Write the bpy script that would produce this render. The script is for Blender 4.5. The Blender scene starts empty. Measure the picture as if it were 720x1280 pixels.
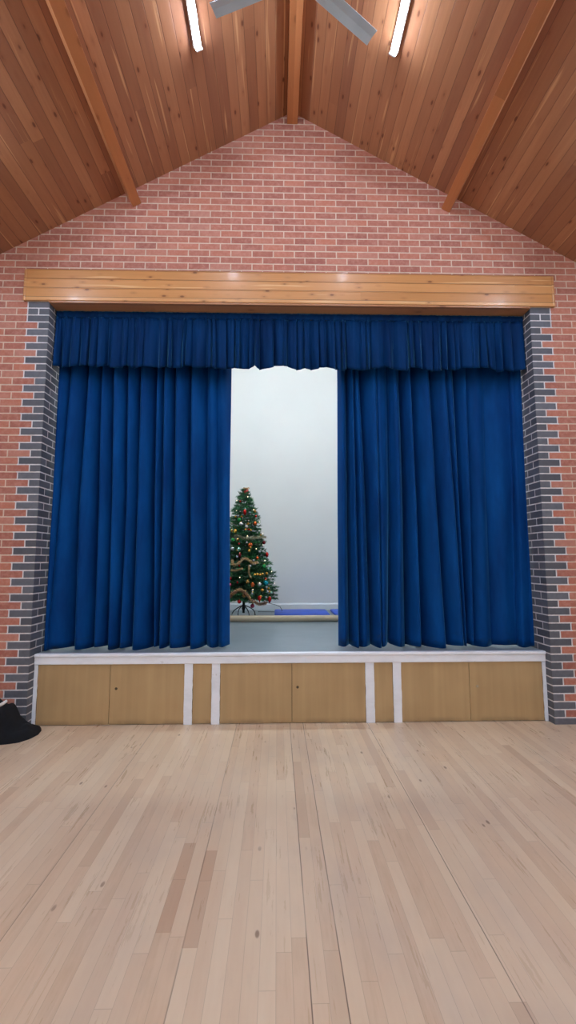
import bpy, bmesh, math, random
from mathutils import Vector, Matrix
R_ = random.Random(7)
S = bpy.context.scene
COL = S.collection
PI = math.pi
HW = 2.5275          # half width of the stage opening
Z0 = 4.264           # head of the opening
APEX, SLOPE = 6.51, 0.563
SZ = 0.675           # stage floor height
BACK = 3.97          # back wall of the stage
CN = math.hypot(1, SLOPE)

# ------------------------------------------------------------------ helpers
def tag(o, label=None, cat=None, group=None, kind=None):
    if label: o['label'] = label
    if cat: o['category'] = cat
    if group: o['group'] = group
    if kind: o['kind'] = kind
    return o

def empty(name, loc=(0, 0, 0), label=None, cat=None, group=None):
    o = bpy.data.objects.new(name, None); COL.objects.link(o)
    o.location = loc; o.empty_display_size = 0.1
    return tag(o, label, cat, group)

def mesh_obj(name, verts, faces, mat, parent=None, smooth=False, loc=(0, 0, 0)):
    me = bpy.data.meshes.new(name); me.from_pydata([tuple(v) for v in verts], [], faces); me.update()
    o = bpy.data.objects.new(name, me); COL.objects.link(o)
    for m in (mat if isinstance(mat, (list, tuple)) else [mat]): me.materials.append(m)
    if smooth: me.polygons.foreach_set('use_smooth', [True] * len(me.polygons))
    o.location = loc
    if parent: o.parent = parent
    return o

def bm_obj(name, bm, mat, parent=None, smooth=False, loc=(0, 0, 0)):
    bmesh.ops.recalc_face_normals(bm, faces=bm.faces[:])
    me = bpy.data.meshes.new(name); bm.to_mesh(me); bm.free()
    o = bpy.data.objects.new(name, me); COL.objects.link(o)
    for m in (mat if isinstance(mat, (list, tuple)) else [mat]): me.materials.append(m)
    if smooth: me.polygons.foreach_set('use_smooth', [True] * len(me.polygons))
    o.location = loc
    if parent: o.parent = parent
    return o

def box(bm, x0, x1, y0, y1, z0, z1, bevel=0.0, M=None):
    vs = [bm.verts.new(v) for v in ((x0,y0,z0),(x1,y0,z0),(x1,y1,z0),(x0,y1,z0),(x0,y0,z1),(x1,y0,z1),(x1,y1,z1),(x0,y1,z1))]
    fs = [bm.faces.new([vs[i] for i in q]) for q in ((0,3,2,1),(4,5,6,7),(0,1,5,4),(1,2,6,5),(2,3,7,6),(3,0,4,7))]
    if bevel > 0:
        es = list({e for f in fs for e in f.edges})
        r = bmesh.ops.bevel(bm, geom=es, offset=bevel, segments=2, affect='EDGES', profile=0.6)
        vs = list({v for f in r['faces'] for v in f.verts} | {v for v in vs if v.is_valid})
    if M is not None: bmesh.ops.transform(bm, matrix=M, verts=vs)
    return vs

def boxes(name, items, mat, parent=None, bevel=0.0, M=None):
    bm = bmesh.new()
    for it in items: box(bm, *it, bevel=bevel)
    if M is not None: bmesh.ops.transform(bm, matrix=M, verts=bm.verts[:])
    return bm_obj(name, bm, mat, parent)

def tube(bm, pts, rad, seg=8, caps=True, mi=0):
    pts = [Vector(p) for p in pts]; rings = []
    n = len(pts); up = Vector((0, 0, 1))
    for i, p in enumerate(pts):
        t = (pts[min(i+1, n-1)] - pts[max(i-1, 0)]).normalized()
        a = up if abs(t.dot(up)) < 0.95 else Vector((1, 0, 0))
        u = t.cross(a).normalized(); v = t.cross(u)
        r = rad[i] if isinstance(rad, (list, tuple)) else rad
        rings.append([bm.verts.new(p + (u*math.cos(2*PI*k/seg) + v*math.sin(2*PI*k/seg))*r) for k in range(seg)])
    for i in range(n-1):
        for k in range(seg):
            f = bm.faces.new((rings[i][k], rings[i][(k+1) % seg], rings[i+1][(k+1) % seg], rings[i+1][k])); f.material_index = mi
    if caps:
        bm.faces.new(rings[0][::-1]).material_index = mi; bm.faces.new(rings[-1]).material_index = mi

def lathe(bm, prof, seg=16, c=(0, 0, 0)):
    c = Vector(c); rings = []
    for r, z in prof:
        if r < 1e-6: rings.append([bm.verts.new(c + Vector((0, 0, z)))])
        else: rings.append([bm.verts.new(c + Vector((r*math.cos(2*PI*k/seg), r*math.sin(2*PI*k/seg), z))) for k in range(seg)])
    for a, b in zip(rings, rings[1:]):
        for k in range(seg):
            k2 = (k+1) % seg
            if len(a) == 1 and len(b) == 1: continue
            if len(a) == 1: bm.faces.new((a[0], b[k], b[k2]))
            elif len(b) == 1: bm.faces.new((a[k], a[k2], b[0]))
            else: bm.faces.new((a[k], a[k2], b[k2], b[k]))
    if len(rings[0]) > 1: bm.faces.new(rings[0][::-1])
    if len(rings[-1]) > 1: bm.faces.new(rings[-1])

def prism(bm, outline, lo, hi, axis=0):
    """outline: 2D polygon in the plane across `axis`, extruded from lo to hi along it."""
    def P(a, b, t): return ((t, a, b), (a, t, b), (a, b, t))[axis]
    A = [bm.verts.new(P(a, b, lo)) for a, b in outline]; B = [bm.verts.new(P(a, b, hi)) for a, b in outline]
    n = len(outline)
    for i in range(n): bm.faces.new((A[i], A[(i+1) % n], B[(i+1) % n], B[i]))
    bm.faces.new(A[::-1]); bm.faces.new(B)

def interp(t, table):
    if t <= table[0][0]: return table[0][1]
    for (a, va), (b, vb) in zip(table, table[1:]):
        if t <= b: return va + (vb - va) * (t - a) / (b - a)
    return table[-1][1]

def srgb(r, g, b):
    f = lambda c: (c/255/12.92) if c/255 <= .04045 else ((c/255+.055)/1.055)**2.4
    return (f(r), f(g), f(b), 1.0)

# ------------------------------------------------------------------ material node DSL
class G:
    def __init__(self, name, **pr):
        self.m = bpy.data.materials.new(name); self.m.use_nodes = True
        self.t = self.m.node_tree; self.N = self.t.nodes; self.L = self.t.links
        self.p = self.N['Principled BSDF']
        for k, v in pr.items(): self.set(k.replace('_', ' '), v)
    def set(self, k, v):
        s = self.p.inputs[k]
        if isinstance(v, bpy.types.NodeSocket): self.L.new(v, s)
        else: s.default_value = v
    def link(self, v, s):
        if isinstance(v, bpy.types.NodeSocket): self.L.new(v, s)
        else: s.default_value = v
    def xyz(self, coord='Object'):
        n = self.N.new('ShaderNodeTexCoord'); s = self.N.new('ShaderNodeSeparateXYZ'); self.L.new(n.outputs[coord], s.inputs[0])
        return s.outputs[0], s.outputs[1], s.outputs[2]
    def normal(self):
        n = self.N.new('ShaderNodeNewGeometry'); s = self.N.new('ShaderNodeSeparateXYZ'); self.L.new(n.outputs['True Normal'], s.inputs[0])
        return s.outputs
    def m_(self, op, a, b=0.0, c=0.0):
        n = self.N.new('ShaderNodeMath'); n.operation = op
        self.link(a, n.inputs[0]); self.link(b, n.inputs[1]); self.link(c, n.inputs[2]); return n.outputs[0]
    def add(self, a, b): return self.m_('ADD', a, b)
    def sub(self, a, b): return self.m_('SUBTRACT', a, b)
    def mul(self, a, b): return self.m_('MULTIPLY', a, b)
    def div(self, a, b): return self.m_('DIVIDE', a, b)
    def lt(self, a, b): return self.m_('LESS_THAN', a, b)
    def gt(self, a, b): return self.m_('GREATER_THAN', a, b)
    def floor(self, a): return self.m_('FLOOR', a)
    def fract(self, a): return self.m_('SUBTRACT', a, self.floor(a))
    def absv(self, a): return self.m_('ABSOLUTE', a)
    def mx(self, a, b): return self.m_('MAXIMUM', a, b)
    def mn(self, a, b): return self.m_('MINIMUM', a, b)
    def lerp(self, f, a, b): return self.add(a, self.mul(f, self.sub(b, a)))
    def vec(self, x, y, z):
        n = self.N.new('ShaderNodeCombineXYZ')
        for i, v in enumerate((x, y, z)): self.link(v, n.inputs[i])
        return n.outputs[0]
    def noise(self, v, scale=1.0, detail=3.0, rough=.5, out=0):
        n = self.N.new('ShaderNodeTexNoise'); self.L.new(v, n.inputs['Vector'])
        n.inputs['Scale'].default_value = scale; n.inputs['Detail'].default_value = detail; n.inputs['Roughness'].default_value = rough
        return n.outputs[out]
    def white(self, v):
        n = self.N.new('ShaderNodeTexWhiteNoise'); n.noise_dimensions = '3D'; self.L.new(v, n.inputs['Vector']); return n.outputs['Value']
    def voro(self, v, scale=1.0, rand=1.0):
        n = self.N.new('ShaderNodeTexVoronoi'); self.L.new(v, n.inputs['Vector']); n.inputs['Scale'].default_value = scale
        n.inputs['Randomness'].default_value = rand; return n.outputs['Distance']
    def ramp(self, f, stops, mode='LINEAR'):
        n = self.N.new('ShaderNodeValToRGB'); n.color_ramp.interpolation = mode; e = n.color_ramp.elements
        while len(e) < len(stops): e.new(0.5)
        for i, (p, c) in enumerate(stops): e[i].position = p; e[i].color = c
        self.link(f, n.inputs[0]); return n.outputs[0]
    def mix(self, f, a, b, blend='MIX'):
        n = self.N.new('ShaderNodeMix'); n.data_type = 'RGBA'; n.blend_type = blend
        self.link(f, n.inputs[0]); self.link(a, n.inputs[6]); self.link(b, n.inputs[7]); return n.outputs[2]
    def map(self, v, a, b, c, d, smooth=True):
        n = self.N.new('ShaderNodeMapRange'); n.interpolation_type = 'SMOOTHSTEP' if smooth else 'LINEAR'
        self.link(v, n.inputs[0])
        for i, k in enumerate((a, b, c, d)): n.inputs[i+1].default_value = k
        return n.outputs[0]
    def bump(self, h, strength=.3, dist=.01):
        n = self.N.new('ShaderNodeBump'); n.inputs['Strength'].default_value = strength; n.inputs['Distance'].default_value = dist
        self.link(h, n.inputs['Height']); self.L.new(n.outputs[0], self.p.inputs['Normal'])

def plain(name, rgb, rough=.5, metal=0.0, var=.08, scale=6.0, **kw):
    g = G(name, Roughness=rough, Metallic=metal, **kw)
    x, y, z = g.xyz(); n = g.noise(g.vec(x, y, z), scale, 4)
    c = srgb(*rgb); d = tuple(v*(1-var*2) for v in c[:3]) + (1,); l = tuple(min(1, v*(1+var)) for v in c[:3]) + (1,)
    g.set('Base Color', g.ramp(n, [(.3, d), (.7, l)])); return g.m

def emitter(name, rgb, strength):
    g = G(name); g.set('Base Color', (.9, .9, .9, 1)); g.set('Emission Color', srgb(*rgb)); g.set('Emission Strength', strength); return g.m

# ---- brick
def brick_material():
    g = G('brickwork', Roughness=.82)
    x, y, z = g.xyz(); nx = g.absv(g.normal()[0])
    rv = g.gt(nx, .5)                                     # reveal of the opening
    t = g.div(g.sub(Z0, z), .075); row = g.floor(t); fz = g.sub(t, row)
    par = g.m_('FLOORED_MODULO', row, 2.0); lower = g.gt(row, -.5)
    a = g.sub(g.absv(x), HW)
    u_low = g.div(g.add(a, g.lerp(par, .005, .1175)), .225)
    u_up = g.div(g.add(x, g.lerp(par, -.0185, .094)), .225)
    u_rev = g.div(g.add(y, g.lerp(par, .1175, .005)), .225)
    u = g.lerp(rv, g.lerp(lower, u_up, u_low), u_rev)
    col = g.floor(u); fu = g.sub(u, col)
    du = g.mul(g.mn(fu, g.sub(1.0, fu)), .225)
    corner = g.mul(lower, g.lt(g.lerp(rv, a, y), .05))   # no joint right on the arris
    du = g.add(du, g.mul(corner, 1.0))
    # long-short quoins of blue-grey brick
    r1 = g.mul(g.gt(row, .5), g.lt(row, 1.5))
    long_ = g.mx(g.sub(1.0, par), r1)
    extra = g.mul(r1, g.mx(g.lt(g.absv(g.sub(a, .1075)), .0055), g.lt(g.absv(g.sub(a, .22)), .0055)))
    grey = g.mul(lower, g.lt(a, g.lerp(long_, .1075, .22)))
    grey = g.mx(grey, rv)
    dz = g.mul(g.mn(fz, g.sub(1.0, fz)), .075)
    wob = g.noise(g.vec(x, y, z), 40, 2)
    d = g.add(g.mn(du, dz), g.mul(g.sub(wob, .5), .0035))
    brick = g.map(d, .0048, .0070, 0, 1)
    brick = g.mul(brick, g.sub(1.0, extra))
    side = g.lerp(g.gt(x, 0.0), 0.0, 37.0)
    idv = g.vec(g.add(col, g.mul(lower, side)), row, g.mul(rv, 5.0))
    rnd = g.white(idv)
    red = g.ramp(rnd, [(0, srgb(156, 95, 82)), (.06, srgb(163, 100, 86)), (.5, srgb(173, 108, 91)), (.8, srgb(187, 117, 95)), (1, srgb(183, 126, 110))])
    n1 = g.noise(g.vec(x, g.add(y, g.mul(rnd, 9.0)), z), 22, 5, .65)
    red = g.mix(g.map(n1, .35, .75, 0, .5), red, srgb(206, 152, 134))
    red = g.mix(g.map(g.noise(g.vec(x, y, g.mul(z, 2.0)), 75, 2), .55, .8, 0, .25), red, srgb(140, 84, 74))
    gr = g.ramp(rnd, [(0, srgb(82, 86, 94)), (.5, srgb(94, 98, 107)), (1, srgb(108, 112, 121))])
    gr = g.mix(g.map(n1, .3, .75, 0, .35), gr, srgb(70, 72, 80))
    bc = g.mix(grey, red, gr)
    near = g.mul(lower, g.lt(a, .235))
    mort = g.mix(g.mx(near, rv), srgb(214, 192, 172), srgb(218, 218, 220))
    mort = g.mix(g.map(g.noise(g.vec(x, y, z), 9, 4), .4, .75, 0, .4), mort, srgb(165, 140, 124))
    g.set('Base Color', g.mix(brick, mort, bc))
    g.set('Roughness', g.lerp(g.mul(grey, brick), .85, .55))
    g.bump(g.add(g.mul(brick, 1.0), g.mul(n1, .25)), .55, .006)
    return g.m

# ---- boarded pine (grooves along one axis)
def pine_material(name, width, axis, along, tones, rough=.34, groove=.0022, knots=1.0, spec=.5, coat=0.0, pale=.5, kscale=1.0, seglen=2.7, gd=.75):
    g = G(name, Roughness=rough)
    X = dict(zip('xyz', g.xyz()))
    a, l = X[axis], X[along]
    o = [k for k in 'xyz' if k not in (axis, along)][0]; a2 = X[o]
    t = g.div(a, width); i = g.floor(t); f = g.sub(t, i)
    r = g.white(g.vec(i, 3.3, 1.1)); r2 = g.white(g.vec(i, 8.1, 4.7))
    seg = g.floor(g.add(g.div(l, seglen), g.mul(r2, 7.0)))
    rs = g.white(g.vec(i, seg, 2.2))
    lo = g.add(l, g.mul(rs, 13.0))
    grain = g.noise(g.vec(g.mul(a, 42.0), g.mul(lo, 1.6), g.mul(a2, 42.0)), 1.0, 4, .6)
    broad = g.noise(g.vec(g.mul(a, 9.0), g.mul(lo, .8), g.mul(a2, 9.0)), 1.0, 3, .5)
    tone = g.add(g.mul(rs, .5), g.add(g.mul(grain, .3), g.mul(broad, .35)))
    c = g.ramp(tone, [(.25, srgb(*tones[0])), (.5, srgb(*tones[1])), (.75, srgb(*tones[2])), (.95, srgb(*tones[3]))])
    sap = g.map(g.noise(g.vec(g.mul(a, 26.0), g.mul(lo, .9), g.mul(rs, 7.0)), 1.0, 2), .63, .72, 0, pale)
    c = g.mix(sap, c, srgb(*tones[4]))
    kv = g.voro(g.vec(g.mul(a, 7.5*kscale), g.mul(lo, 3.2*kscale), g.mul(a2, 7.5*kscale)), 1.0)
    kmask = g.mul(g.map(kv, .07, .15, 1, 0), knots)
    c = g.mix(g.mul(kmask, .8), c, srgb(74, 36, 22))
    halo = g.mul(g.map(kv, .12, .32, 1, 0), .25 * knots)
    c = g.mix(halo, c, srgb(130, 70, 40))
    e = g.mul(g.mn(f, g.sub(1.0, f)), width)
    gm = g.map(e, groove*.6, groove*1.6, 1, 0)
    c = g.mix(g.mul(gm, gd), c, srgb(58, 30, 20))
    g.set('Base Color', c)
    g.set('Specular IOR Level', spec)
    if coat: g.set('Coat Weight', coat); g.set('Coat Roughness', .12)
    g.bump(g.add(g.mul(g.sub(1.0, gm), 1.0), g.mul(grain, .12)), .4, .004)
    return g.m

# ---- strip floor
def floor_material():
    g = G('maple_strip_floor')
    x, y, z = g.xyz(); W = .0645
    t = g.div(g.add(x, .0365), W); i = g.floor(t); f = g.sub(t, i)
    r = g.white(g.vec(i, 1.7, .3)); L = g.lerp(r, .75, 1.5)
    v = g.add(g.div(y, L), g.mul(g.white(g.vec(i, 5.9, 2.3)), 11.0)); j = g.floor(v); fv = g.sub(v, j)
    rb = g.white(g.vec(i, j, 7.7)); rb2 = g.white(g.vec(j, i, 3.1))
    yo = g.add(y, g.mul(rb, 17.0))
    grain = g.noise(g.vec(g.mul(x, 60.0), g.mul(yo, 2.6), 0.0), 1.0, 4, .6)
    fleck = g.noise(g.vec(g.mul(x, 22.0), g.mul(yo, 5.0), g.mul(rb2, 5.0)), 1.0, 3, .6)
    tone = g.add(g.mul(rb, .42), g.add(g.mul(grain, .26), g.mul(fleck, .30)))
    c = g.ramp(tone, [(.12, srgb(196, 166, 136)), (.35, srgb(213, 186, 157)), (.6, srgb(219, 195, 166)), (.9, srgb(226, 205, 178))])
    c = g.mix(g.mul(g.gt(rb2, .975), .35), c, srgb(176, 140, 112))
    for xa, xb, ya, yb in ((-.5525, -.488, -2.46, -1.83), (-.6815, -.617, -2.38, -1.76)):       # two redder strips
        inm = g.mul(g.mul(g.gt(x, xa), g.lt(x, xb)), g.mul(g.gt(y, ya), g.lt(y, yb)))
        c = g.mix(g.mul(inm, .6), c, srgb(184, 146, 118))
    # grey wear in the middle of the hall
    wn = g.noise(g.vec(g.mul(x, 1.4), g.mul(y, .9), 0.0), 1.0, 4, .6)
    worn = g.mul(g.map(wn, .42, .72, 0, .42), g.map(g.absv(g.sub(x, .05)), .2, 2.2, 1, .35))
    c = g.mix(worn, c, srgb(182, 166, 154))
    st = g.noise(g.vec(g.mul(x, 7.0), g.mul(y, 1.7), 4.0), 1.0, 5, .7)
    c = g.mix(g.map(st, .6, .8, 0, .25), c, srgb(168, 146, 130))
    # knots and mineral streaks
    kv = g.voro(g.vec(g.mul(x, 8.0), g.mul(y, 3.6), 0.0), 1.0)
    kr = g.noise(g.vec(x, y, 0.0), 2.3, 1)
    c = g.mix(g.mul(g.map(kv, .045, .10, 1, 0), g.map(kr, .48, .60, 0, .75)), c, srgb(112, 78, 58))
    e = g.mul(g.mn(f, g.sub(1.0, f)), W); ev = g.mul(g.mn(fv, g.sub(1.0, fv)), L)
    seam = g.mx(g.map(e, .0004, .0014, .26, 0), g.map(ev, .0006, .0022, .24, 0))
    # the wider dark gaps between runs of strip
    gap = 0.0
    for gx, ww in ((-2.06, .5), (-1.32, .7), (-.55, .7), (-.0365, 1.0), (.0925, 1.0), (.7225, .95), (1.34, .5), (1.98, .6)):
        wob = g.mul(g.sub(g.noise(g.vec(gx, g.mul(y, 1.2), 0.0), 1.0, 2), .5), .006)
        gd = g.absv(g.sub(g.add(x, wob), gx)); k = g.mul(g.map(gd, .0012, .0034, .75, 0), ww)
        k = g.mul(k, g.map(g.noise(g.vec(gx, g.mul(y, 2.0), 3.0), 1.0, 2), .3, .5, .45, 1)); gap = g.mx(gap, k)
    c = g.mix(g.mx(seam, gap), c, srgb(84, 62, 50))
    g.set('Base Color', c)
    g.set('Roughness', g.map(g.add(g.mul(st, .5), g.mul(grain, .5)), .3, .7, .24, .4))
    g.set('Specular IOR Level', .45)
    g.bump(g.sub(g.mul(grain, .2), g.mx(seam, gap)), .25, .0025)
    return g.m

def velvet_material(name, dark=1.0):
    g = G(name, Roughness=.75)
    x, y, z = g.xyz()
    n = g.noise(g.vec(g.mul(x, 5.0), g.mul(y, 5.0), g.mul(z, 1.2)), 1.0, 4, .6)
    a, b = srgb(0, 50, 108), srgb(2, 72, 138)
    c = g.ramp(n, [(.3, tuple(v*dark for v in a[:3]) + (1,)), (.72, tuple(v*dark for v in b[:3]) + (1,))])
    low = g.map(z, SZ + .02, SZ + .2, 1, 0)
    sp = g.map(g.noise(g.vec(g.mul(x, 4.0), 0.0, g.mul(z, 9.0)), 1.0, 4, .7), .5, .68, 0, .75)
    c = g.mix(g.mul(low, sp), c, srgb(36, 50, 62))
    g.set('Base Color', c)
    g.set('Sheen Weight', .9); g.set('Sheen Roughness', .25); g.set('Sheen Tint', srgb(90, 165, 205))
    g.set('Specular IOR Level', .1)
    fine = g.noise(g.vec(g.mul(x, 60.0), g.mul(y, 60.0), g.mul(z, 14.0)), 1.0, 3)
    g.bump(fine, .12, .004)
    return g.m

def panel_material():
    g = G('hardboard_panel', Roughness=.5)
    x, y, z = g.xyz()
    v = g.noise(g.vec(g.mul(x, 16.0), 0.0, g.mul(z, .7)), 1.0, 3)
    b = g.noise(g.vec(x, 0.0, z), 2.0, 3)
    c = g.ramp(g.add(g.mul(v, .5), g.mul(b, .5)), [(.3, srgb(170, 141, 98)), (.7, srgb(190, 161, 116))])
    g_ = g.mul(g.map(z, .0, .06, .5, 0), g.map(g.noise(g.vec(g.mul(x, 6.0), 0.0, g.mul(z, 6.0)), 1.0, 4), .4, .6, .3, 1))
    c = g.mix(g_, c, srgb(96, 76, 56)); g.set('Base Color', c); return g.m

def white_paint():
    g = G('white_gloss_paint', Roughness=.38)
    x, y, z = g.xyz()
    n = g.noise(g.vec(g.mul(x, 3.0), g.mul(y, 8.0), g.mul(z, 8.0)), 1.0, 5, .7)
    c = g.ramp(n, [(.3, srgb(228, 233, 240)), (.55, srgb(240, 245, 252))])
    sc = g.map(g.noise(g.vec(g.mul(x, 9.0), g.mul(y, 20.0), g.mul(z, 20.0)), 1.0, 4, .7), .66, .74, 0, .5)
    g.set('Base Color', g.mix(sc, c, srgb(160, 152, 146))); return g.m

def stage_floor_material():
    g = G('grey_stage_vinyl', Roughness=.3)
    x, y, z = g.xyz()
    n = g.noise(g.vec(g.mul(x, 1.2), g.mul(y, 2.0), 0.0), 1.0, 5, .6)
    g.set('Base Color', g.ramp(n, [(.3, srgb(116, 128, 136)), (.7, srgb(134, 146, 153))]))
    g.set('Specular IOR Level', .5); return g.m

M = {}
M['brick'] = brick_material()
M['ceiling'] = pine_material('varnished_ceiling_boards', .092, 'x', 'y', [(138, 90, 66), (156, 104, 74), (170, 117, 83), (188, 134, 96), (226, 178, 128)], rough=.36, spec=.5, kscale=1.5, seglen=7.0, gd=.5)
M['beam'] = pine_material('varnished_beam', .6, 'x', 'y', [(160, 100, 60), (174, 110, 66), (184, 118, 72), (194, 128, 82), (205, 146, 98)], rough=.4, groove=.0001, knots=.5, pale=.2)
M['lintel'] = pine_material('varnished_lintel_boards', .1, 'z', 'x', [(184, 128, 76), (202, 144, 88), (211, 154, 98), (220, 168, 114), (242, 208, 156)], rough=.36, kscale=1.6, seglen=9.0, groove=.0022, knots=.9, spec=.5, coat=.25, pale=.55)
M['soffit'] = pine_material('varnished_soffit_boards', .12, 'y', 'x', [(150, 104, 70), (168, 118, 80), (178, 128, 88), (190, 142, 98), (200, 154, 110)], rough=.35, groove=.002, knots=.6)
M['floor'] = floor_material()
M['velvet'] = velvet_material('blue_velvet')
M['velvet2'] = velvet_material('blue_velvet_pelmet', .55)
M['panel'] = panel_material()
M['white'] = white_paint()
M['vinyl'] = stage_floor_material()
M['plaster'] = plain('pale_stage_wall_paint', (224, 228, 226), .8, var=.015, scale=1.2)
M['cream'] = plain('cream_hall_paint', (226, 222, 212), .8, var=.02, scale=1.0)
M['skirting'] = plain('white_skirting_paint', (224, 230, 236), .45, var=.02)
M['alu'] = plain('white_fan_enamel', (176, 188, 194), .4, var=.03)
M['housing'] = plain('white_light_housing', (230, 232, 234), .4, var=.02)
M['tube'] = emitter('batten_diffuser_glow', (216, 233, 255), 98.0)
M['stage_tube'] = emitter('stage_batten_glow', (224, 241, 250), 165.0)
M['black_cloth'] = plain('black_wool_cloth', (9, 13, 21), .95, var=.3, scale=30)
M['white_cloth'] = plain('white_cotton', (232, 232, 230), .8, var=.02)
M['mat_blue'] = plain('blue_mat_vinyl', (42, 84, 198), .5, var=.12, scale=4)
M['card'] = plain('cardboard_tube', (196, 180, 152), .6, var=.06, scale=3)
M['dark_metal'] = plain('dark_green_steel', (30, 36, 38), .45, .4, var=.1)
M['catch'] = plain('dull_steel_catch', (96, 84, 66), .4, .7)
M['catch2'] = plain('pale_steel_catch', (176, 164, 140), .4, .6)
M['needle'] = plain('pine_needle_green', (44, 104, 66), .6, var=.3, scale=14)
M['needle2'] = plain('bright_needle_green', (50, 150, 74), .55, var=.25, scale=14)
M['bark'] = plain('branch_brown', (54, 44, 30), .8)
M['cord'] = plain('dark_cord', (46, 50, 52), .6)

# ------------------------------------------------------------------ setting
HX, HY0 = 4.6, -10.2               # half width and rear end of the hall
def roof(x): return APEX - SLOPE*abs(x)

def struct(o): o['kind'] = 'structure'; return o
struct(boxes('floor', [(-HX, HX, HY0, .13, -.1, 0)], M['floor']))
# proscenium wall: gable with the opening cut out
bm = bmesh.new()
T = .36
out = [(-HX, 0), (-HX, roof(HX)), (0, APEX), (HX, roof(HX)), (HX, 0), (HW, 0), (HW, Z0), (-HW, Z0), (-HW, 0)]
prism(bm, out, 0, T, axis=1)
bmesh.ops.triangulate(bm, faces=[f for f in bm.faces if len(f.verts) > 4])
struct(bm_obj('wall_front', bm, M['brick']))
th = .12
for nm, s in (('ceiling', -1), ('ceiling.001', 1)):
    bm = bmesh.new()
    prism(bm, [(0, APEX), (s*(HX+.02), roof(HX+.02)), (s*(HX+.02), roof(HX+.02)+th), (0, APEX+th)], HY0, T, axis=1)
    struct(bm_obj(nm, bm, M['ceiling']))
struct(boxes('wall_left', [(-HX-.2, -HX, HY0, T, -.1, roof(HX))], M['cream']))
struct(boxes('wall_right', [(HX, HX+.2, HY0, T, -.1, roof(HX))], M['cream']))
bm = bmesh.new(); prism(bm, [(-HX, -.1), (-HX, roof(HX)), (0, APEX), (HX, roof(HX)), (HX, -.1)], HY0-.2, HY0, axis=1)
struct(bm_obj('wall_rear', bm, M['cream']))
# stage room
SX, SC = 3.6, 5.75
struct(boxes('wall_stage_back', [(-SX, SX, BACK, BACK+.15, 0, SC)], M['plaster']))
struct(boxes('wall_stage_left', [(-SX-.15, -SX, T, BACK+.15, 0, SC)], M['plaster']))
struct(boxes('wall_stage_right', [(SX, SX+.15, T, BACK+.15, 0, SC)], M['plaster']))
struct(boxes('ceiling.002', [(-SX-.15, SX+.15, T, BACK+.15, SC, SC+.1)], M['plaster']))
bm = bmesh.new()
prism(bm, [(BACK-.022, SZ), (BACK-.022, SZ+.098), (BACK-.014, SZ+.112), (BACK-.008, SZ+.122), (BACK-.001, SZ+.124), (BACK-.001, SZ)], -SX+.01, SX-.01, axis=0)
struct(bm_obj('baseboard_back', bm, M['skirting']))

# ------------------------------------------------------------------ roof beams
def slope_frame(s, x, y=0.0):
    """Matrix: local x runs up the slope, y along the hall, z out of the ceiling into the room (negative)."""
    up = Vector((-s, 0, SLOPE))/CN; nrm = Vector((s*SLOPE, 0, 1))/CN
    yy = Vector((0, 1, 0)) if s < 0 else Vector((0, -1, 0))
    m = Matrix((up, nrm.cross(up), nrm)).transposed().to_4x4(); m.translation = Vector((x, y, roof(x)))
    return m
for s, lab in ((-1, 'varnished pine purlin along the left ceiling slope'), (1, 'varnished pine purlin along the right ceiling slope')):
    bm = bmesh.new(); m = slope_frame(s, s*1.735)
    sg = m.to_3x3() @ Vector((0, 1, 0))
    y0, y1 = (HY0+.01, -.002) if sg.y > 0 else (.002, -HY0-.01)
    box(bm, -.07, .03, y0, y1, -.185, -.002, bevel=.004)
    bmesh.ops.transform(bm, matrix=m, verts=bm.verts[:])
    tag(bm_obj('ceiling_purlin', bm, M['beam']), lab, 'ceiling beam')
boxes('ridge_beam', [(-.058, .058, HY0+.01, -.002, 6.362, APEX-.036)], M['beam'], bevel=.004)
tag(bpy.data.objects['ridge_beam'], 'varnished pine ridge beam running along the peak of the ceiling', 'ceiling beam')

# ------------------------------------------------------------------ lintel over the stage
LT = empty('lintel_casing', (0, 0, 4.26), 'long varnished pine boxed lintel across the top of the stage opening', 'lintel')
def under(root, o):
    o.parent = root; o.matrix_parent_inverse = Matrix.Translation(-Vector(root.location)) ; return o
bm = bmesh.new()
prism(bm, [(-.001, 4.262), (-.001, 4.592), (-.03, 4.592), (-.03, 4.496), (-.026, 4.4945), (-.03, 4.493), (-.03, 4.392), (-.026, 4.3905), (-.03, 4.389), (-.03, 4.266), (-.027, 4.262)], -2.765, 2.765, axis=0)
under(LT, bm_obj('fascia', bm, M['lintel']))
for s in (-1, 1):
    under(LT, boxes('end_trim', [(s*2.776-.011, s*2.776+.011, -.036, -.001, 4.258, 4.597)], M['lintel'], bevel=.004))
under(LT, boxes('soffit', [(-HW+.005, HW-.005, -.026, .5, 4.238, 4.2595)], M['soffit'], bevel=.003))
under(LT, boxes('top_bead', [(-2.765, 2.765, -.034, -.001, 4.5925, 4.602)], M['lintel'], bevel=.002))

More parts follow.
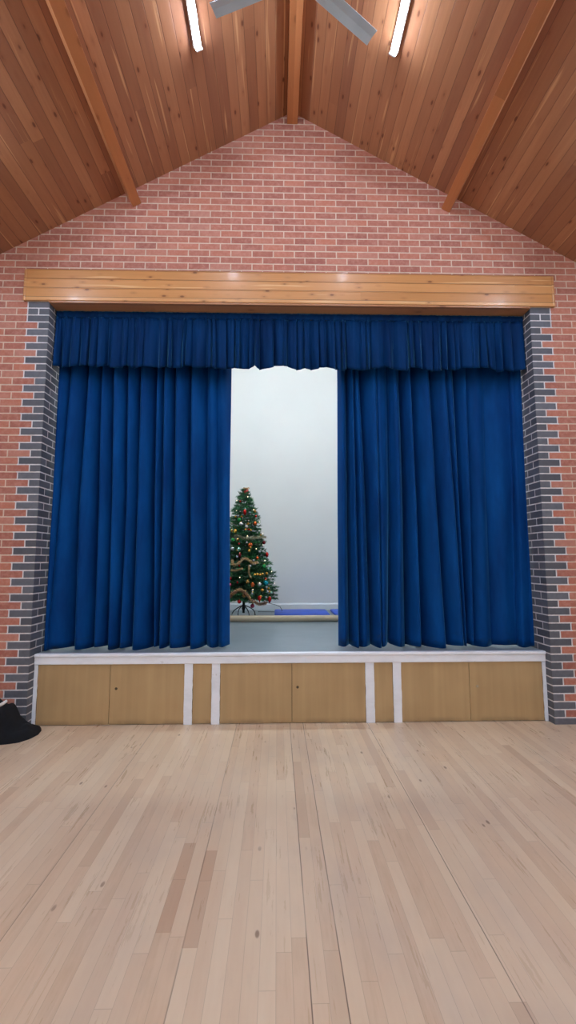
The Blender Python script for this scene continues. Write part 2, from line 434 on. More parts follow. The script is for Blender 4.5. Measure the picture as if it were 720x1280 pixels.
# ------------------------------------------------------------------ stage platform
ST = empty('stage', (0, .1, 0), 'raised stage with grey floor, white edge and tan panelled front', 'stage')
under(ST, boxes('deck', [(-HW+.004, HW-.004, .1, T, SZ-.04, SZ), (-SX+.005, SX-.005, T+.0005, BACK-.002, SZ-.04, SZ)], M['vinyl']))
bm = bmesh.new()
prism(bm, [(.13, SZ+.002), (.079, SZ+.002), (.074, SZ-.003), (.073, SZ-.02), (.077, SZ-.027), (.084, SZ-.03), (.084, SZ-.094), (.088, SZ-.1), (.13, SZ-.1)], -HW+.006, HW-.006, axis=0)
under(ST, bm_obj('edge_board', bm, M['white']))
PB = SZ - .101
for a, b in ((-2.522, -2.490), (-1.068, -.988), (-.802, -.720), (.713, .799), (.988, 1.068), (2.490, 2.522)):
    bm = bmesh.new(); n = 14
    # brush-painted strip with slightly ragged edges
    L_ = [(a + R_.uniform(-.002, .002), PB*k/n) for k in range(n+1)]; Rr = [(b + R_.uniform(-.002, .002), PB*k/n) for k in range(n, -1, -1)]
    prism(bm, [(p[0], p[1] + .001) for p in L_ + Rr], .092, .104, axis=1)
    under(ST, bm_obj('upright_trim', bm, M['white']))
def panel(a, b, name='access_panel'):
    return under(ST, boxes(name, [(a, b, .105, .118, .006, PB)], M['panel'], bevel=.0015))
doors = [(-2.488, -1.7945), (-1.7905, -1.070), (-.718, -.0165), (-.0125, .711), (1.070, 1.7505), (1.7545, 2.488)]
pans = [panel(*d) for d in doors]
for d in ((-.986, -.804), (.801, .986)): panel(*d, name='filler_panel')
for i, (x, z, mm) in {1: (-1.73, .341, 'catch'), 3: (.041, .342, 'catch'), 5: (1.83, .336, 'catch2')}.items():
    bm = bmesh.new(); lathe(bm, [(0, -.004), (.013, -.004), (.013, .002), (.008, .004), (.006, .001), (0, .001)], 14)
    bmesh.ops.transform(bm, matrix=Matrix.Translation((x, .105, z)) @ Matrix.Rotation(PI/2, 4, 'X'), verts=bm.verts[:])
    k = bm_obj('catch', bm, M[mm]); k.parent = pans[i]; k.matrix_parent_inverse = Matrix.Translation(-Vector(ST.location))
    k.matrix_parent_inverse = (Matrix.Translation(Vector(ST.location)) @ pans[i].matrix_parent_inverse).inverted()
under(ST, boxes('gap_light_block', [(-HW+.01, HW-.01, .1195, .128, .004, PB)], M['dark_metal']))  # added dark sheet, keeps stage light from leaking through the panel gaps

# ------------------------------------------------------------------ curtains
def catmull(P, per=6):
    out = []
    for i in range(len(P)-1):
        p0, p1, p2, p3 = P[max(i-1, 0)], P[i], P[i+1], P[min(i+2, len(P)-1)]
        for k in range(per):
            t = k/per
            out.append(tuple(.5*(2*p1[c] + (p2[c]-p0[c])*t + (2*p0[c]-5*p1[c]+4*p2[c]-p3[c])*t*t + (3*p1[c]-p0[c]-3*p2[c]+p3[c])*t**3) for c in (0, 1)))
    out.append(P[-1]); return out

def fold_path(bs, kinds, amp, yc, depth):
    P = []
    for i in range(len(bs)-1):
        b, w = bs[i], bs[i+1]-bs[i]; A = amp*depth[i]
        if kinds[i] == 'L':   prof = [(-.03, -.45), (.13, -1), (.40, -.75), (.68, -.1), (.88, .75), (1.0, 1.0)]
        elif kinds[i] == 'R': prof = [(.0, 1.0), (.12, .75), (.32, -.1), (.60, -.75), (.87, -1), (1.03, -.45)]
        else:                 prof = [(.02, .5), (.2, -.3), (.4, -.9), (.6, -.9), (.8, -.3), (.98, .5)]
        P += [(b + f*w, yc + A*d) for f, d in prof]
    return P

def curtain(name, label, tops, mids, bots, kinds, depth, zt, zb, yc, seed):
    rr = random.Random(seed); rows = 44; V = []; F = []
    jit = [rr.uniform(-1, 1) for _ in tops]
    for r in range(rows+1):
        t = r/rows; z = zt + (zb - zt)*t
        zm = interp(z, [(SZ, 0), (2.25, 1), (3.52, 2), (4.3, 2.0)])      # bottom > mid > top guides
        bs = []
        for a, b, c in zip(bots, mids, tops):
            v = a + (b-a)*zm if zm <= 1 else b + (c-b)*(zm-1)
            bs.append(v)
        amp = .064 + .03*t
        path = catmull(fold_path(bs, kinds, amp, yc + .03*t, depth), 5)
        for q, (x, y) in enumerate(path):
            x = max(-HW+.003, min(HW-.003, x))
            e = max(0.0, (abs(x) - 2.30)/.22); e = min(1, e)**1.5
            y = y*(1-e) + (.222 + .02*t + (y - yc - .03*t)*.12)*e
            y += .006*math.sin(q*.21 + 5*t + seed) + .004*math.sin(q*.09 - 9*t)
            zz = z if r < rows else z + .009*math.sin(q*.11 + seed) + .012*max(0, math.sin(q*.043 + 1.3*seed))
            V.append((x, y, zz))
    n = len(path)
    for r in range(rows):
        for k in range(n-1):
            F.append((r*n+k, r*n+k+1, (r+1)*n+k+1, (r+1)*n+k))
    o = mesh_obj(name, V, F, M['velvet'], smooth=True)
    md = o.modifiers.new('thickness', 'SOLIDIFY'); md.thickness = .006; md.offset = 1
    return tag(o, label, 'curtain')

LTt = [-2.50, -2.392, -2.207, -2.068, -1.939, -1.783, -1.644, -1.471, -1.393, -1.266, -1.097, -.931, -.826, -.668]
LTm = [-2.505, -2.407, -2.21, -2.075, -1.908, -1.756, -1.633, -1.465, -1.376, -1.249, -1.082, -.918, -.80, -.671]
LTm[1:4] = [-2.43, -2.245, -2.045]
LTb = [-2.515, -2.483, -2.228, -2.033, -1.895, -1.773, -1.643, -1.425, -1.373, -1.267, -1.055, -.90, -.78, -.655]
curtain('stage_curtain', 'blue velvet stage curtain hanging left of the gap, half hiding the Christmas tree', LTt, LTm, LTb,
        ['L','L','L','L','L','L','L','L','L','L','L','S','S'], [.9,1.1,1.1,1,1,1,1.2,.8,1,1.1,.8,.5,.6], 4.2, SZ+.012, .325, 3)
RTt = [.504, .60, .672, .752, .93, 1.081, 1.20, 1.304, 1.51, 1.698, 1.81, 1.932, 2.148, 2.418, 2.515]
RTm = [.494, .60, .682, .80, .93, 1.075, 1.21, 1.33, 1.545, 1.745, 1.83, 1.92, 2.14, 2.41, 2.515]
RTb = [.483, .60, .692, .826, .926, 1.026, 1.20, 1.337, 1.597, 1.791, 1.84, 1.90, 2.13, 2.38, 2.515]
curtain('stage_curtain', 'blue velvet stage curtain hanging right of the gap with soiled hem', RTt, RTm, RTb,
        ['S','R','S','R','L','S','R','R','R','S','R','S','S','L'], [.7,1,.6,1.1,.9,.8,1.2,1.2,1.1,.7,.8,.6,.5,.9], 4.2, SZ+.012, .325, 11)

# curtain rail (behind the pelmet) with its brackets
RL = empty('curtain_rail', (0, .32, 4.2), 'steel curtain rail fixed under the lintel behind the pelmet', 'curtain rail')
under(RL, boxes('rail', [(-2.5, 2.5, .31, .33, 4.203, 4.228)], M['housing']))
for k in range(5): under(RL, boxes('bracket', [(-2.2+1.1*k-.02, -2.2+1.1*k+.02, .30, .34, 4.228, 4.238)], M['housing']))

# pelmet valance: gathered skirt and heading band
VL = empty('valance', (0, .16, 4.236), 'gathered dark blue velvet valance with wavy hem under the lintel', 'valance')
rr = random.Random(21); bs = [-2.515]
while bs[-1] < 2.40: bs.append(bs[-1] + rr.choice([.045, .06, .075, .09, .11, .13]) * rr.uniform(.85, 1.15))
bs[-1] = 2.515
nf = len(bs)-1
kinds = [rr.choice('LRSSLR') for _ in range(nf)]; depth = [rr.uniform(.6, 1.25) for _ in range(nf)]
drift = [rr.uniform(-.012, .012) for _ in bs]; drift[0] = drift[-1] = 0
hemo = [rr.uniform(-.032, .026) for _ in bs]
rows = 16; V = []; F = []
for r in range(rows+1):
    t = r/rows; z = 4.17 + (3.63 - 4.17)*t
    b2 = [b + d*t for b, d in zip(bs, drift)]
    amp = .010 + .030*min(1, t*1.4)
    path = catmull(fold_path(b2, kinds, amp, .135, depth), 4)
    for q, (x, y) in enumerate(path):
        fi = min(q/(6*4), nf-1e-3); k = int(fi); fr = fi-k
        y += (.0035*math.sin(q*.63 + 2.2*math.sin(q*.047)) + .002*math.sin(q*1.37))*(1 - .5*t)
        hz = (hemo[k]*(1-fr) + hemo[k+1]*fr) + .45*(y-.135)
        V.append((max(-HW+.008, min(HW-.008, x)), y, z + hz*t*t))
n = len(path)
for r in range(rows):
    for k in range(n-1): F.append((r*n+k, r*n+k+1, (r+1)*n+k+1, (r+1)*n+k))
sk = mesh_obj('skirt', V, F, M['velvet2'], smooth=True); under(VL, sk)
md = sk.modifiers.new('thickness', 'SOLIDIFY'); md.thickness = .005; md.offset = 1
V = []; F = []; n = 700
for r in range(7):
    t = r/6
    for k in range(n+1):
        x = -2.515 + 5.03*k/n
        y = .130 - .010*math.sin(PI*t) + .0035*math.sin(k*.83 + 2*math.sin(k*.11))*(.5+t*.6) + .002*math.sin(k*.31)
        V.append((x, y, 4.236 - .072*t))
for r in range(6):
    for k in range(n): F.append((r*(n+1)+k, r*(n+1)+k+1, (r+1)*(n+1)+k+1, (r+1)*(n+1)+k))
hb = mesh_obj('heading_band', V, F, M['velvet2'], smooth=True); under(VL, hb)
md = hb.modifiers.new('thickness', 'SOLIDIFY'); md.thickness = .01; md.offset = 1

# ------------------------------------------------------------------ lights
def batten(s, x, yc, length, label, group=None):
    root = empty('ceiling_light', (x, yc, roof(x)), label, 'ceiling light', group)
    m = slope_frame(s, x, yc)
    h = length/2
    bm = bmesh.new(); box(bm, -.035, .035, -h, h, -.034, -.002, bevel=.004); bmesh.ops.transform(bm, matrix=m, verts=bm.verts[:])
    under(root, bm_obj('housing', bm, M['housing']))
    bm = bmesh.new(); prof = [(.026*math.cos(a), -.034 - .03*math.sin(a)) for a in [PI*k/10 for k in range(11)]]
    prism(bm, [(a, b) for a, b in prof], -h+.012, h-.012, axis=1); bmesh.ops.transform(bm, matrix=m, verts=bm.verts[:])
    under(root, bm_obj('diffuser', bm, M['tube'], smooth=False))
    for e in (-1, 1):
        bm = bmesh.new(); box(bm, -.031, .031, e*(h-.006)-.006, e*(h-.006)+.006, -.07, -.034, bevel=.003)
        bmesh.ops.transform(bm, matrix=m, verts=bm.verts[:]); under(root, bm_obj('end_cap', bm, M['housing']))
    return root
for yc in (-1.76, -4.4, -7.0, -9.2):
    near = yc == -1.76
    for x in (-2.78, -.868, .868, 2.78):
        s = -1 if x < 0 else 1
        side = 'left' if s < 0 else 'right'
        if near and abs(x) < 1: lab, gp = f'lit white tube batten high on the {side} ceiling slope beside the fan', None
        elif near: lab, gp = f'lit white tube batten low on the {side} ceiling slope', None
        else: lab, gp = 'added unseen lit tube batten on the ceiling behind the camera', 'added tube battens further back in the hall'  # rows past the first are unseen, added to light the hall
        batten(s, x, yc + (.13 if near and abs(x) < 1 else 0), 1.22 if abs(x) < 1 else 1.5, lab, gp)
for x in (-1.7, 0, 1.7):
    root = empty('stage_light', (x, 1.1, SC), 'lit white batten on the stage ceiling behind the valance', 'ceiling light', 'battens over the stage')
    under(root, boxes('housing', [(x-.6, x+.6, 1.06, 1.14, SC-.05, SC)], M['housing'], bevel=.004))
    under(root, boxes('diffuser', [(x-.58, x+.58, 1.065, 1.135, SC-.09, SC-.05)], M['stage_tube'], bevel=.01))

# ------------------------------------------------------------------ ceiling fan
FZ = 5.6; FC = Vector((0.0, -1.80, FZ))
FN = empty('ceiling_fan', FC, 'white three-blade ceiling fan hanging below the ridge beam', 'fan')
bm = bmesh.new(); lathe(bm, [(.012, .15), (.012, .66)], 12); bm_obj('downrod', bm, M['alu'], FN, True)
bm = bmesh.new(); lathe(bm, [(.0, .765), (.06, .765), (.06, .72), (.03, .66), (.014, .65), (0, .65)], 20); bm_obj('canopy', bm, M['alu'], FN, True)
bm = bmesh.new(); lathe(bm, [(0, -.07), (.06, -.065), (.10, -.04), (.115, 0), (.115, .06), (.09, .11), (.04, .15), (0, .155)], 28); bm_obj('motor_housing', bm, M['alu'], FN, True)
for ang in (33.0, 161.0, 277.0):
    A = Matrix.Rotation(math.radians(ang), 4, 'Z') @ Matrix.Rotation(math.radians(-7), 4, 'X')
    bm = bmesh.new(); n = 8
    sec = []
    for k in range(n+1):
        x = .16 + (.675-.16)*k/n; w = .055
        sec.append([bm.verts.new((x, yy, zz)) for yy, zz in ((-w, -.004), (0, .004), (w, -.004), (w, -.001), (0, .007), (-w, -.001))])
    for a, b in zip(sec, sec[1:]):
        for k in range(6): bm.faces.new((a[k], a[(k+1) % 6], b[(k+1) % 6], b[k]))
    bm.faces.new(sec[0][::-1]); bm.faces.new(sec[-1])
    bmesh.ops.transform(bm, matrix=A, verts=bm.verts[:])
    bl = bm_obj('blade', bm, M['alu'], FN)
    bm = bmesh.new(); box(bm, .09, .24, -.018, .018, -.012, -.005, bevel=.002); bmesh.ops.transform(bm, matrix=A, verts=bm.verts[:])
    bm_obj('blade_bracket', bm, M['alu'], bl)

# ------------------------------------------------------------------ Christmas tree
TX, TY = -.70, 2.92
RAD = [(.90, .40), (.97, .55), (1.05, .58), (1.355, .485), (1.63, .405), (1.94, .33), (2.3, .235), (2.5, .165), (2.63, .10), (2.73, .02)]
TR = empty('christmas_tree', (TX, TY, SZ), 'decorated green artificial Christmas tree on the stage beside the left curtain', 'christmas tree')
bm = bmesh.new(); tube(bm, [(0, 0, .07), (0, 0, .4), (0, 0, 1.98)], [.02, .018, .006], 12); bm_obj('pole', bm, M['dark_metal'], TR, True)
for ang in (28, 120, 208, 300):
    c, s = math.cos(math.radians(ang)), math.sin(math.radians(ang)); bm = bmesh.new()
    pr = [(.012, .185), (.05, .178), (.11, .150), (.165, .115), (.195, .075), (.205, .03), (.207, .004)]
    tube(bm, [(c*r, s*r, z) for r, z in pr], .008, 8); bm_obj('stand_leg', bm, M['dark_metal'], TR, True)
bm = bmesh.new(); lathe(bm, [(.0, .12), (.027, .12), (.027, .2), (0, .2)], 14); bm_obj('stand_collar', bm, M['dark_metal'], TR, True)
# foliage
rt = random.Random(5); V = []; F = []; MI = []
def needle(p, d, ln, w, mi):
    side = d.cross(Vector((rt.uniform(-1, 1), rt.uniform(-1, 1), rt.uniform(-1, 1)))).normalized()*w
    b = len(V); V.extend([tuple(p - side), tuple(p + side), tuple(p + d*ln + side*.35), tuple(p + d*ln - side*.35)])
    F.append((b, b+1, b+2, b+3)); MI.append(mi)
def stick(a, b, r):
    d = (b-a).normalized(); u = d.orthogonal().normalized(); v = d.cross(u); k0 = len(V)
    for p, rr2 in ((a, r), (b, r*.5)):
        for k in range(3): V.append(tuple(p + (u*math.cos(2.1*k) + v*math.sin(2.1*k))*rr2))
    for k in range(3): F.append((k0+k, k0+(k+1) % 3, k0+3+(k+1) % 3, k0+3+k)); MI.append(2)
z = .95; ph = 0
while z < 2.72:
    r = interp(z, RAD); nb = max(5, int(7 + 20*r)); ph += .7
    for k in range(nb):
        a = 2*PI*(k + rt.uniform(-.25, .25))/nb + ph
        ln = r*rt.uniform(.82, 1.04); o = Vector((0, 0, z - SZ + .06*r))
        tip = Vector((math.cos(a)*ln, math.sin(a)*ln, z - SZ + rt.uniform(-.03, .05)))
        stick(o, tip, .004); dr = (tip-o).normalized()
        bright = rt.random() < .16
        nt = max(3, int(ln*15))
        for q in range(nt):
            f = .18 + .82*(q + .5)/nt; base = o.lerp(tip, f)
            for sd in (-1, 1):
                tw = (dr*.75 + Vector((-dr.y, dr.x, 0))*sd*rt.uniform(.5, 1.0) + Vector((0, 0, rt.uniform(-.15, .5)))).normalized()
                tl = min(.10, .035 + .2*r*(1.1-f))*rt.uniform(.8, 1.2); te = base + tw*tl
                nn = max(6, int(tl*260))
                for j in range(nn):
                    p = base.lerp(te, j/nn); nd = (tw*.8 + Vector((rt.uniform(-1, 1), rt.uniform(-1, 1), rt.uniform(-1, 1)))).normalized()
                    needle(p, nd, rt.uniform(.024, .042), .0036, 1 if (bright and rt.random() < .7) or rt.random() < .06 else 0)
        for j in range(10):
            needle(tip - dr*rt.uniform(0, .05), (dr + Vector((rt.uniform(-.7, .7), rt.uniform(-.7, .7), rt.uniform(-.5, .7)))).normalized(), .04, .0036, 0)
    z += .052 if z > 1.0 else .045
fo = mesh_obj('branches', V, F, [M['needle'], M['needle2'], M['bark']], TR)
fo.data.polygons.foreach_set('material_index', MI)

def on_tree(dx, z, out=1.0):
    """World point on the camera side of the tree cone, dx to the right of the trunk."""
    r = interp(z, RAD)*out; dy = math.sqrt(max(r*r - dx*dx, .0004))
    return Vector((TX + dx, TY - dy, z))
def P2(px, py):     # offsets measured on the photograph's tree (scaled to metres)
    return (px - 175)/7.11/75.9*1.0, 2.80 - (py - 62)/7.11/76.0

ORN = {}
def gloss(name, rgb, rough=.18, metal=.6):
    if name not in ORN: ORN[name] = plain(name + '_bauble', rgb, rough, metal, var=.05)
    return ORN[name]
COLS = dict(red=(190, 36, 32), orange=(206, 96, 44), gold=(214, 164, 74), white=(226, 222, 214), pink=(206, 84, 116), teal=(24, 140, 150), mint=(170, 222, 200), green=(58, 176, 92), silver=(190, 200, 204), wine=(128, 34, 44), brass=(156, 120, 66))
def bauble(px, py, col, rad, label, shape='ball', group=None, name='bauble'):
    dx, zz = P2(px, py); p = on_tree(dx, zz, 1.0)
    bm = bmesh.new()
    if shape == 'ball': prof = [(rad*math.sin(PI*k/10), -rad*math.cos(PI*k/10)) for k in range(11)]; prof[0] = (0, -rad); prof[-1] = (0, rad)
    elif shape == 'drop': prof = [(0, -1.9*rad), (.25*rad, -1.5*rad), (.7*rad, -.7*rad), (.85*rad, .1*rad), (.6*rad, .8*rad), (.2*rad, 1.15*rad), (0, 1.2*rad)]
    else: prof = [(0, -1.2*rad), (.8*rad, -1.1*rad), (.45*rad, -.2*rad), (.75*rad, .3*rad), (.4*rad, 1.1*rad), (0, 1.3*rad)]
    lathe(bm, prof, 16)
    o = bm_obj(name, bm, gloss(col, COLS[col]), None, True, loc=p); tag(o, label, 'tree ornament', group)
    bm = bmesh.new(); lathe(bm, [(0, rad*1.28), (rad*.22, rad*1.25), (rad*.24, rad*.95), (0, rad*.9)], 10)
    bm_obj('cap', bm, gloss('gold', COLS['gold']), o, True)
    return o
for a in [
 (187, 302, 'red', .034, 'small red-orange ornament near the top of the tree', 'drop'),
 (272, 292, 'gold', .022, 'pale gold bauble high on the right edge of the tree'),
 (275, 402, 'orange', .034, 'orange bauble at the upper right edge of the tree'),
 (158, 410, 'white', .030, 'white bauble left of centre on the upper tree'),
 (204, 432, 'white', .027, 'white bauble right of centre on the upper tree'),
 (110, 472, 'gold', .030, 'gold bauble at the upper left of the tree'),
 (134, 545, 'brass', .026, 'brass bauble under the left end of the pale garland'),
 (240, 588, 'orange', .036, 'orange-gold bauble in the middle of the tree below the pale garland'),
 (352, 566, 'wine', .028, 'dark red bauble at the right end of the pale garland'),
 (90, 622, 'silver', .028, 'silver bauble at the left edge, half way up the tree'),
 (146, 626, 'mint', .030, 'mint bauble left of centre, half way up the tree'),
 (156, 672, 'wine', .030, 'dark red drop ornament left of centre, half way up the tree', 'drop'),
 (378, 668, 'red', .032, 'red ornament on the right edge, half way up the tree', 'drop'),
 (232, 640, 'gold', .024, 'gold bauble beneath the orange-gold one mid tree'),
 (356, 768, 'green', .034, 'bright green bauble at the right of the golden garland'),
 (390, 790, 'mint', .022, 'small pale mint bauble on the right edge of the tree'),
 (372, 906, 'teal', .042, 'large teal bauble low on the right of the tree'),
 (322, 914, 'white', .028, 'white bauble beside the large teal one'),
 (266, 918, 'orange', .034, 'orange bauble low on the tree right of the trunk'),
 (226, 896, 'brass', .030, 'brass bauble low on the tree above the pinkish garland'),
 (82, 868, 'red', .026, 'red bauble low at the left by the curtain'),
 (80, 918, 'pink', .028, 'pink bauble low at the left by the curtain'),
 (345, 962, 'gold', .024, 'gold bauble under the large teal one'),
 (416, 986, 'mint', .020, 'mint bauble low at the right rim of the tree'),
 (323, 1025, 'red', .034, 'red drop ornament at the bottom, left one of two', 'drop'),
 (404, 1040, 'red', .036, 'red drop ornament at the bottom right rim of the tree', 'drop'),
 (162, 1050, 'red', .030, 'red bauble hanging by the pole at the tree bottom'),
 (262, 1094, 'pink', .032, 'pink bauble hanging lowest under the branches'),
 (200, 1002, 'brass', .026, 'brass bauble just above the red one by the pole'),
 (150, 740, 'gold', .026, 'gold bauble on the left part of the golden garland'),
 (300, 700, 'orange', .026, 'orange bauble right of centre above the golden garland'),
 (92, 545, 'green', .028, 'green bauble on the left edge under the gold one'),
 (140, 372, 'green', .030, 'green bauble on the upper left of the tree'),
]: bauble(*a)
for px, py in ((282, 838), (302, 834), (324, 838), (345, 832), (378, 830)):
    bauble(px, py, 'gold', .021, 'small gold bauble in the row above the large teal one', 'ball', 'row of small gold baubles')

rg2 = random.Random(41)
for col, lab, grp, cnt in (('gold', 'tiny gold bauble dotted among the tree branches', 'tiny gold baubles on the tree', 18), ('silver', 'tiny silver bauble dotted among the tree branches', 'tiny silver baubles on the tree', 16), ('red', 'tiny red bauble dotted among the tree branches', 'tiny red baubles on the tree', 9)):
    k = 0
    while k < cnt:
        zz_ = 1.0 + 1.6*rg2.random()**1.3; r_ = interp(zz_, RAD); dx_ = rg2.uniform(-.9, .9)*r_
        bauble(175 + dx_*7.11*75.9, 62 + (2.80 - zz_)*7.11*76.0, col, .017, lab, 'ball', grp); k += 1
# topper
dx, zz = P2(190, 112)
tp = empty('tree_topper', (TX + dx, TY, zz), 'red tree topper with a gold bow on the tip of the tree', 'tree ornament')
bm = bmesh.new(); lathe(bm, [(0, -.075), (.018, -.07), (.034, -.045), (.045, -.01), (.043, .02), (.03, .042), (.0, .05)], 16); bm_obj('ball', bm, plain('topper_red', (178, 62, 56), .5), tp, True)
bm = bmesh.new()
for sx in (-1, 1):
    tube(bm, [(0, 0, .045), (sx*.02, -.01, .066), (sx*.045, -.012, .072), (sx*.05, -.012, .056), (sx*.02, -.012, .05), (0, 0, .045)], .006, 6)
    tube(bm, [(0, 0, .045), (sx*.012, -.005, .075)], .005, 6)
bm_obj('bow', bm, gloss('gold', COLS['gold']), tp, True)

# garlands: fuzzy tinsel along swags
def garland(label, pts, mat, mat2, r=.016, fuzz=.03, name='tinsel_garland'):
    P = []
    for px, py in pts:
        dx, zz = P2(px, py); v = on_tree(dx, zz, 1.04); P.append(v)
    Q = []
    for i in range(len(P)-1):
        p0, p1, p2, p3 = P[max(i-1, 0)], P[i], P[i+1], P[min(i+2, len(P)-1)]
        for k in range(8):
            t = k/8; Q.append(.5*(2*p1 + (p2-p0)*t + (2*p0-5*p1+4*p2-p3)*t*t + (3*p1-p0-3*p2+p3)*t**3))
    Q.append(P[-1]); c = Q[0].copy()
    bm = bmesh.new(); tube(bm, [q - c for q in Q], r*.5, 6)
    rg = random.Random(len(pts)*7+int(pts[0][1]))
    for q in Q:
        for _ in range(46):
            d = Vector((rg.gauss(0, 1), rg.gauss(0, 1), rg.gauss(0, 1))).normalized(); s = d.orthogonal().normalized()*.0034
            a = q - c + Vector((rg.uniform(-.01, .01), rg.uniform(-.01, .01), rg.uniform(-.01, .01)))
            f = bm.faces.new([bm.verts.new(a - s), bm.verts.new(a + s), bm.verts.new(a + d*fuzz*rg.uniform(.6, 1.35))]); f.material_index = rg.randint(0, 1)
    o = bm_obj(name, bm, [mat, mat2], None, loc=c); return tag(o, label, 'garland')
tb = plain('tinsel_pale', (182, 170, 140), .3, .5); tg = plain('tinsel_gold', (196, 156, 98), .3, .6); tpk = plain('tinsel_rose', (134, 98, 92), .35, .4); tgr = plain('tinsel_green', (90, 120, 92), .4, .3)
garland('pale tinsel garland swagged across the upper tree', [(112, 512), (150, 522), (200, 535), (260, 532), (310, 522), (362, 518)], tb, tgr)
garland('golden wavy garland across the middle of the tree', [(92, 720), (108, 756), (150, 742), (190, 706), (232, 716), (262, 742), (300, 736)], tg, tb, .014, .024)
garland('rose brown tinsel garland looped round the bottom of the tree', [(70, 1030), (110, 985), (165, 955), (215, 985), (262, 1040), (320, 1080), (372, 1074)], tpk, tg, .018, .034)
garland('short golden strand hanging at the left of the tree middle', [(90, 800), (130, 802), (180, 786)], tg, tb, .010, .014)
garland('pale strand on the tree right of centre below the golden garland', [(235, 760), (235, 820), (252, 858)], tb, tg, .008, .012)

# fairy lights: a thin lead spiralling round the tree with small bulbs
FLs = empty('fairy_lights', (TX, TY, SZ), 'string of tiny warm white fairy lights wound round the Christmas tree', 'fairy lights')
bm = bmesh.new(); pts = []
for k in range(240):
    t = k/239; zz = .98 + 1.66*t; a = t*2*PI*8.0; r = interp(zz, RAD)*.92
    pts.append((r*math.cos(a), r*math.sin(a), zz - SZ + .015*math.sin(k*1.3)))
tube(bm, pts, .0022, 4); bm_obj('lead', bm, M['cord'], FLs)
glow = emitter('fairy_bulb_glow', (255, 226, 170), 2.5)
for k in range(3, 240, 7):
    p = Vector(pts[k]); p += Vector((p.x, p.y, 0)).normalized()*.02
    bm = bmesh.new(); lathe(bm, [(0, -.007), (.005, -.004), (.006, 0), (.004, .006), (0, .009)], 6)
    bm_obj('bulb', bm, glow, FLs, loc=p)

# lead from the tree to the floor by the wall
bm = bmesh.new(); tube(bm, [(-.46, 3.02, .96), (-.38, 3.08, .905), (-.28, 3.16, .872), (-.18, 3.24, .838), (-.11, 3.32, .80), (-.08, 3.42, .74), (-.075, 3.52, SZ+.008), (-.12, 3.6, SZ+.006), (-.5, 3.66, SZ+.006)], .005, 6)
tag(bm_obj('power_lead', bm, M['cord'], None, True), 'thin dark power lead trailing from the tree towards the floor mat', 'cable')

# ------------------------------------------------------------------ things on the stage floor
bm = bmesh.new(); n = 40
lathe(bm, [(.0385, -1.75), (.047, -1.75), (.047, 1.75), (.0385, 1.75)], 28)
bmesh.ops.delete(bm, geom=[f for f in bm.faces if len(f.verts) > 4], context='FACES')
inner = [e for e in bm.edges if e.is_boundary]
lp = {}
for v in bm.verts: lp[(round(v.co.x, 5), round(v.co.y, 5), round(v.co.z, 5))] = v
rings = {}
for v in bm.verts:
    rings.setdefault((round(math.hypot(v.co.x, v.co.y), 4), round(v.co.z, 3)), []).append(v)
a = sorted(rings[(.0385, -1.75)], key=lambda v: math.atan2(v.co.y, v.co.x)); b = sorted(rings[(.0385, 1.75)], key=lambda v: math.atan2(v.co.y, v.co.x))
for k in range(28): bm.faces.new((a[k], a[(k+1) % 28], b[(k+1) % 28], b[k]))
bmesh.ops.transform(bm, matrix=Matrix.Rotation(PI/2, 4, 'Y'), verts=bm.verts[:])
tag(bm_obj('cardboard_tube', bm, M['card'], None, True, loc=(.12, 2.36, SZ + .048)), 'long beige tube lying across the stage floor in front of the tree', 'tube')
def gym_mat(x0, x1, y0, y1, label):
    root = empty('floor_mat', ((x0+x1)/2, (y0+y1)/2, SZ), label, 'mat')
    w, d = (x1-x0)/2, (y1-y0)/2
    bm = bmesh.new(); box(bm, -w, w, -d, d, .001, .04, bevel=.012); bm_obj('pad', bm, M['mat_blue'], root, True)
    bm = bmesh.new(); box(bm, -w-.004, w+.004, -d-.004, d+.004, .016, .024, bevel=.002); bm_obj('seam_piping', bm, M['mat_blue'], root)
gym_mat(-.20, .70, 2.98, 3.72, 'blue floor mat lying behind the beige tube right of the tree')
gym_mat(.79, 1.75, 2.98, 3.72, 'blue floor mat mostly hidden behind the right curtain')

# ------------------------------------------------------------------ heap of black clothing by the left pier
CL = empty('coat_heap', (-2.72, -.22, 0), 'black coat heaped on the floor against the left brick pier', 'coat')
def height(x, y):
    # main mound then flat flap to the right
    m1 = .27*math.exp(-(((x+2.80)/.30)**4 + ((y+.20)/.19)**4))
    m2 = .315*math.exp(-(((x+2.72)/.20)**8 + ((y+.20)/.16)**4))
    fl = .07*math.exp(-(((x+2.50)/.19)**6 + ((y+.17-.35*(x+2.5))/.19)**6))
    w = .02*math.sin(24*x+13*y) + .014*abs(math.sin(19*y-27*x+1)) + .01*math.sin(44*x+33*y)
    h = max(m1, m2, fl); 
    return h + w*min(1, h/.08)
outl = [(-3.2, -.02), (-3.2, -.42), (-3.0, -.45), (-2.8, -.41), (-2.62, -.36), (-2.5, -.335), (-2.42, -.30), (-2.365, -.22), (-2.345, -.12), (-2.365, -.02), (-2.40, .04), (-2.45, .02), (-2.50, -.02), (-2.6, -.02), (-2.9, -.015)]
V = []; F = []; rings_n = 36; na = 144
cx, cy = -2.76, -.19
def radial(a):
    # distance from centre to outline along angle a
    d = Vector((math.cos(a), math.sin(a))); best = .1
    for i in range(len(outl)):
        p = Vector(outl[i]) - Vector((cx, cy)); q = Vector(outl[(i+1) % len(outl)]) - Vector((cx, cy)); e = q-p
        den = d.x*e.y - d.y*e.x
        if abs(den) < 1e-9: continue
        t = (p.x*e.y - p.y*e.x)/den; u = (p.x*d.y - p.y*d.x)/den
        if t > 0 and -1e-6 <= u <= 1+1e-6: best = max(best, t)
    return best
rad_ = [radial(2*PI*k/na) for k in range(na)]
V.append((cx, cy, height(cx, cy)))
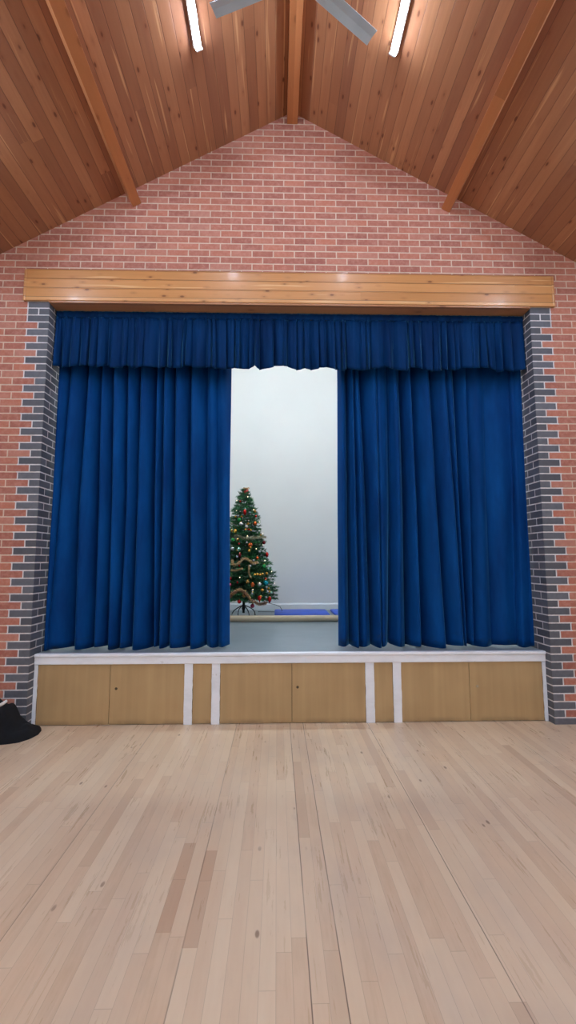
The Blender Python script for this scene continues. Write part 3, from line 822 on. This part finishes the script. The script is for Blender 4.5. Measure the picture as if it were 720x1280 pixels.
for i in range(1, rings_n+1):
    f = i/rings_n
    for k in range(na):
        a = 2*PI*k/na; x = cx + math.cos(a)*rad_[k]*f; y = cy + math.sin(a)*rad_[k]*f
        edge = math.sqrt(max(0, 1-f**8))
        V.append((x, y, max(.004, (height(x, y)*.93 + .012)*edge)))
for k in range(na): F.append((0, 1+k, 1+(k+1) % na))
for i in range(rings_n-1):
    for k in range(na): F.append((1+i*na+k, 1+(i+1)*na+k, 1+(i+1)*na+(k+1) % na, 1+i*na+(k+1) % na))
b0 = len(V)
for k in range(na): V.append((V[1+(rings_n-1)*na+k][0], V[1+(rings_n-1)*na+k][1], .0005))
for k in range(na): F.append((1+(rings_n-1)*na+k, b0+k, b0+(k+1) % na, 1+(rings_n-1)*na+(k+1) % na))
F.append(tuple(b0+k for k in range(na))[::-1])
cb = under(CL, mesh_obj('cloth', V, F, M['black_cloth'], smooth=True))
bm = bmesh.new(); pr = []
tube(bm, [(-2.74, -.25, .262), (-2.68, -.265, .280), (-2.63, -.27, .302), (-2.59, -.27, .326), (-2.565, -.265, .345)], [.012, .014, .015, .015, .011], 10)
tr_ = under(CL, bm_obj('lining_edge', bm, M['white_cloth'], None, True)); tr_['label'] = 'white folded edge at the top of the heap'

# ------------------------------------------------------------------ world, camera, view
w = bpy.data.worlds.new('world'); S.world = w; w.use_nodes = True
w.node_tree.nodes['Background'].inputs[0].default_value = (.6, .68, .8, 1); w.node_tree.nodes['Background'].inputs[1].default_value = .4
cam = bpy.data.cameras.new('camera'); co = bpy.data.objects.new('camera', cam); COL.objects.link(co); S.camera = co
cam.sensor_fit = 'VERTICAL'; cam.sensor_height = 36; cam.lens = 566.1/1280*36; cam.clip_start = .05; cam.clip_end = 100
yaw, pit, rol = .0243, .1063, -.0014
Fw = Vector((math.sin(yaw)*math.cos(pit), math.cos(yaw)*math.cos(pit), math.sin(pit)))
Rt = Vector((math.cos(yaw), -math.sin(yaw), 0)); Up = Rt.cross(Fw)
R2 = Rt*math.cos(rol) + Up*math.sin(rol); U2 = -Rt*math.sin(rol) + Up*math.cos(rol)
mw = Matrix((R2, U2, -Fw)).transposed().to_4x4(); mw.translation = Vector((-.163, -4.509, 1.5835)); co.matrix_world = mw
S.view_settings.view_transform = 'Standard'; S.view_settings.look = 'None'; S.view_settings.exposure = 0.13
S.cycles.use_denoising = True
try: S.cycles.denoiser = 'OPENIMAGEDENOISE'
except Exception: pass
S.cycles.max_bounces = 10; S.cycles.diffuse_bounces = 6; S.cycles.sample_clamp_indirect = 8.0
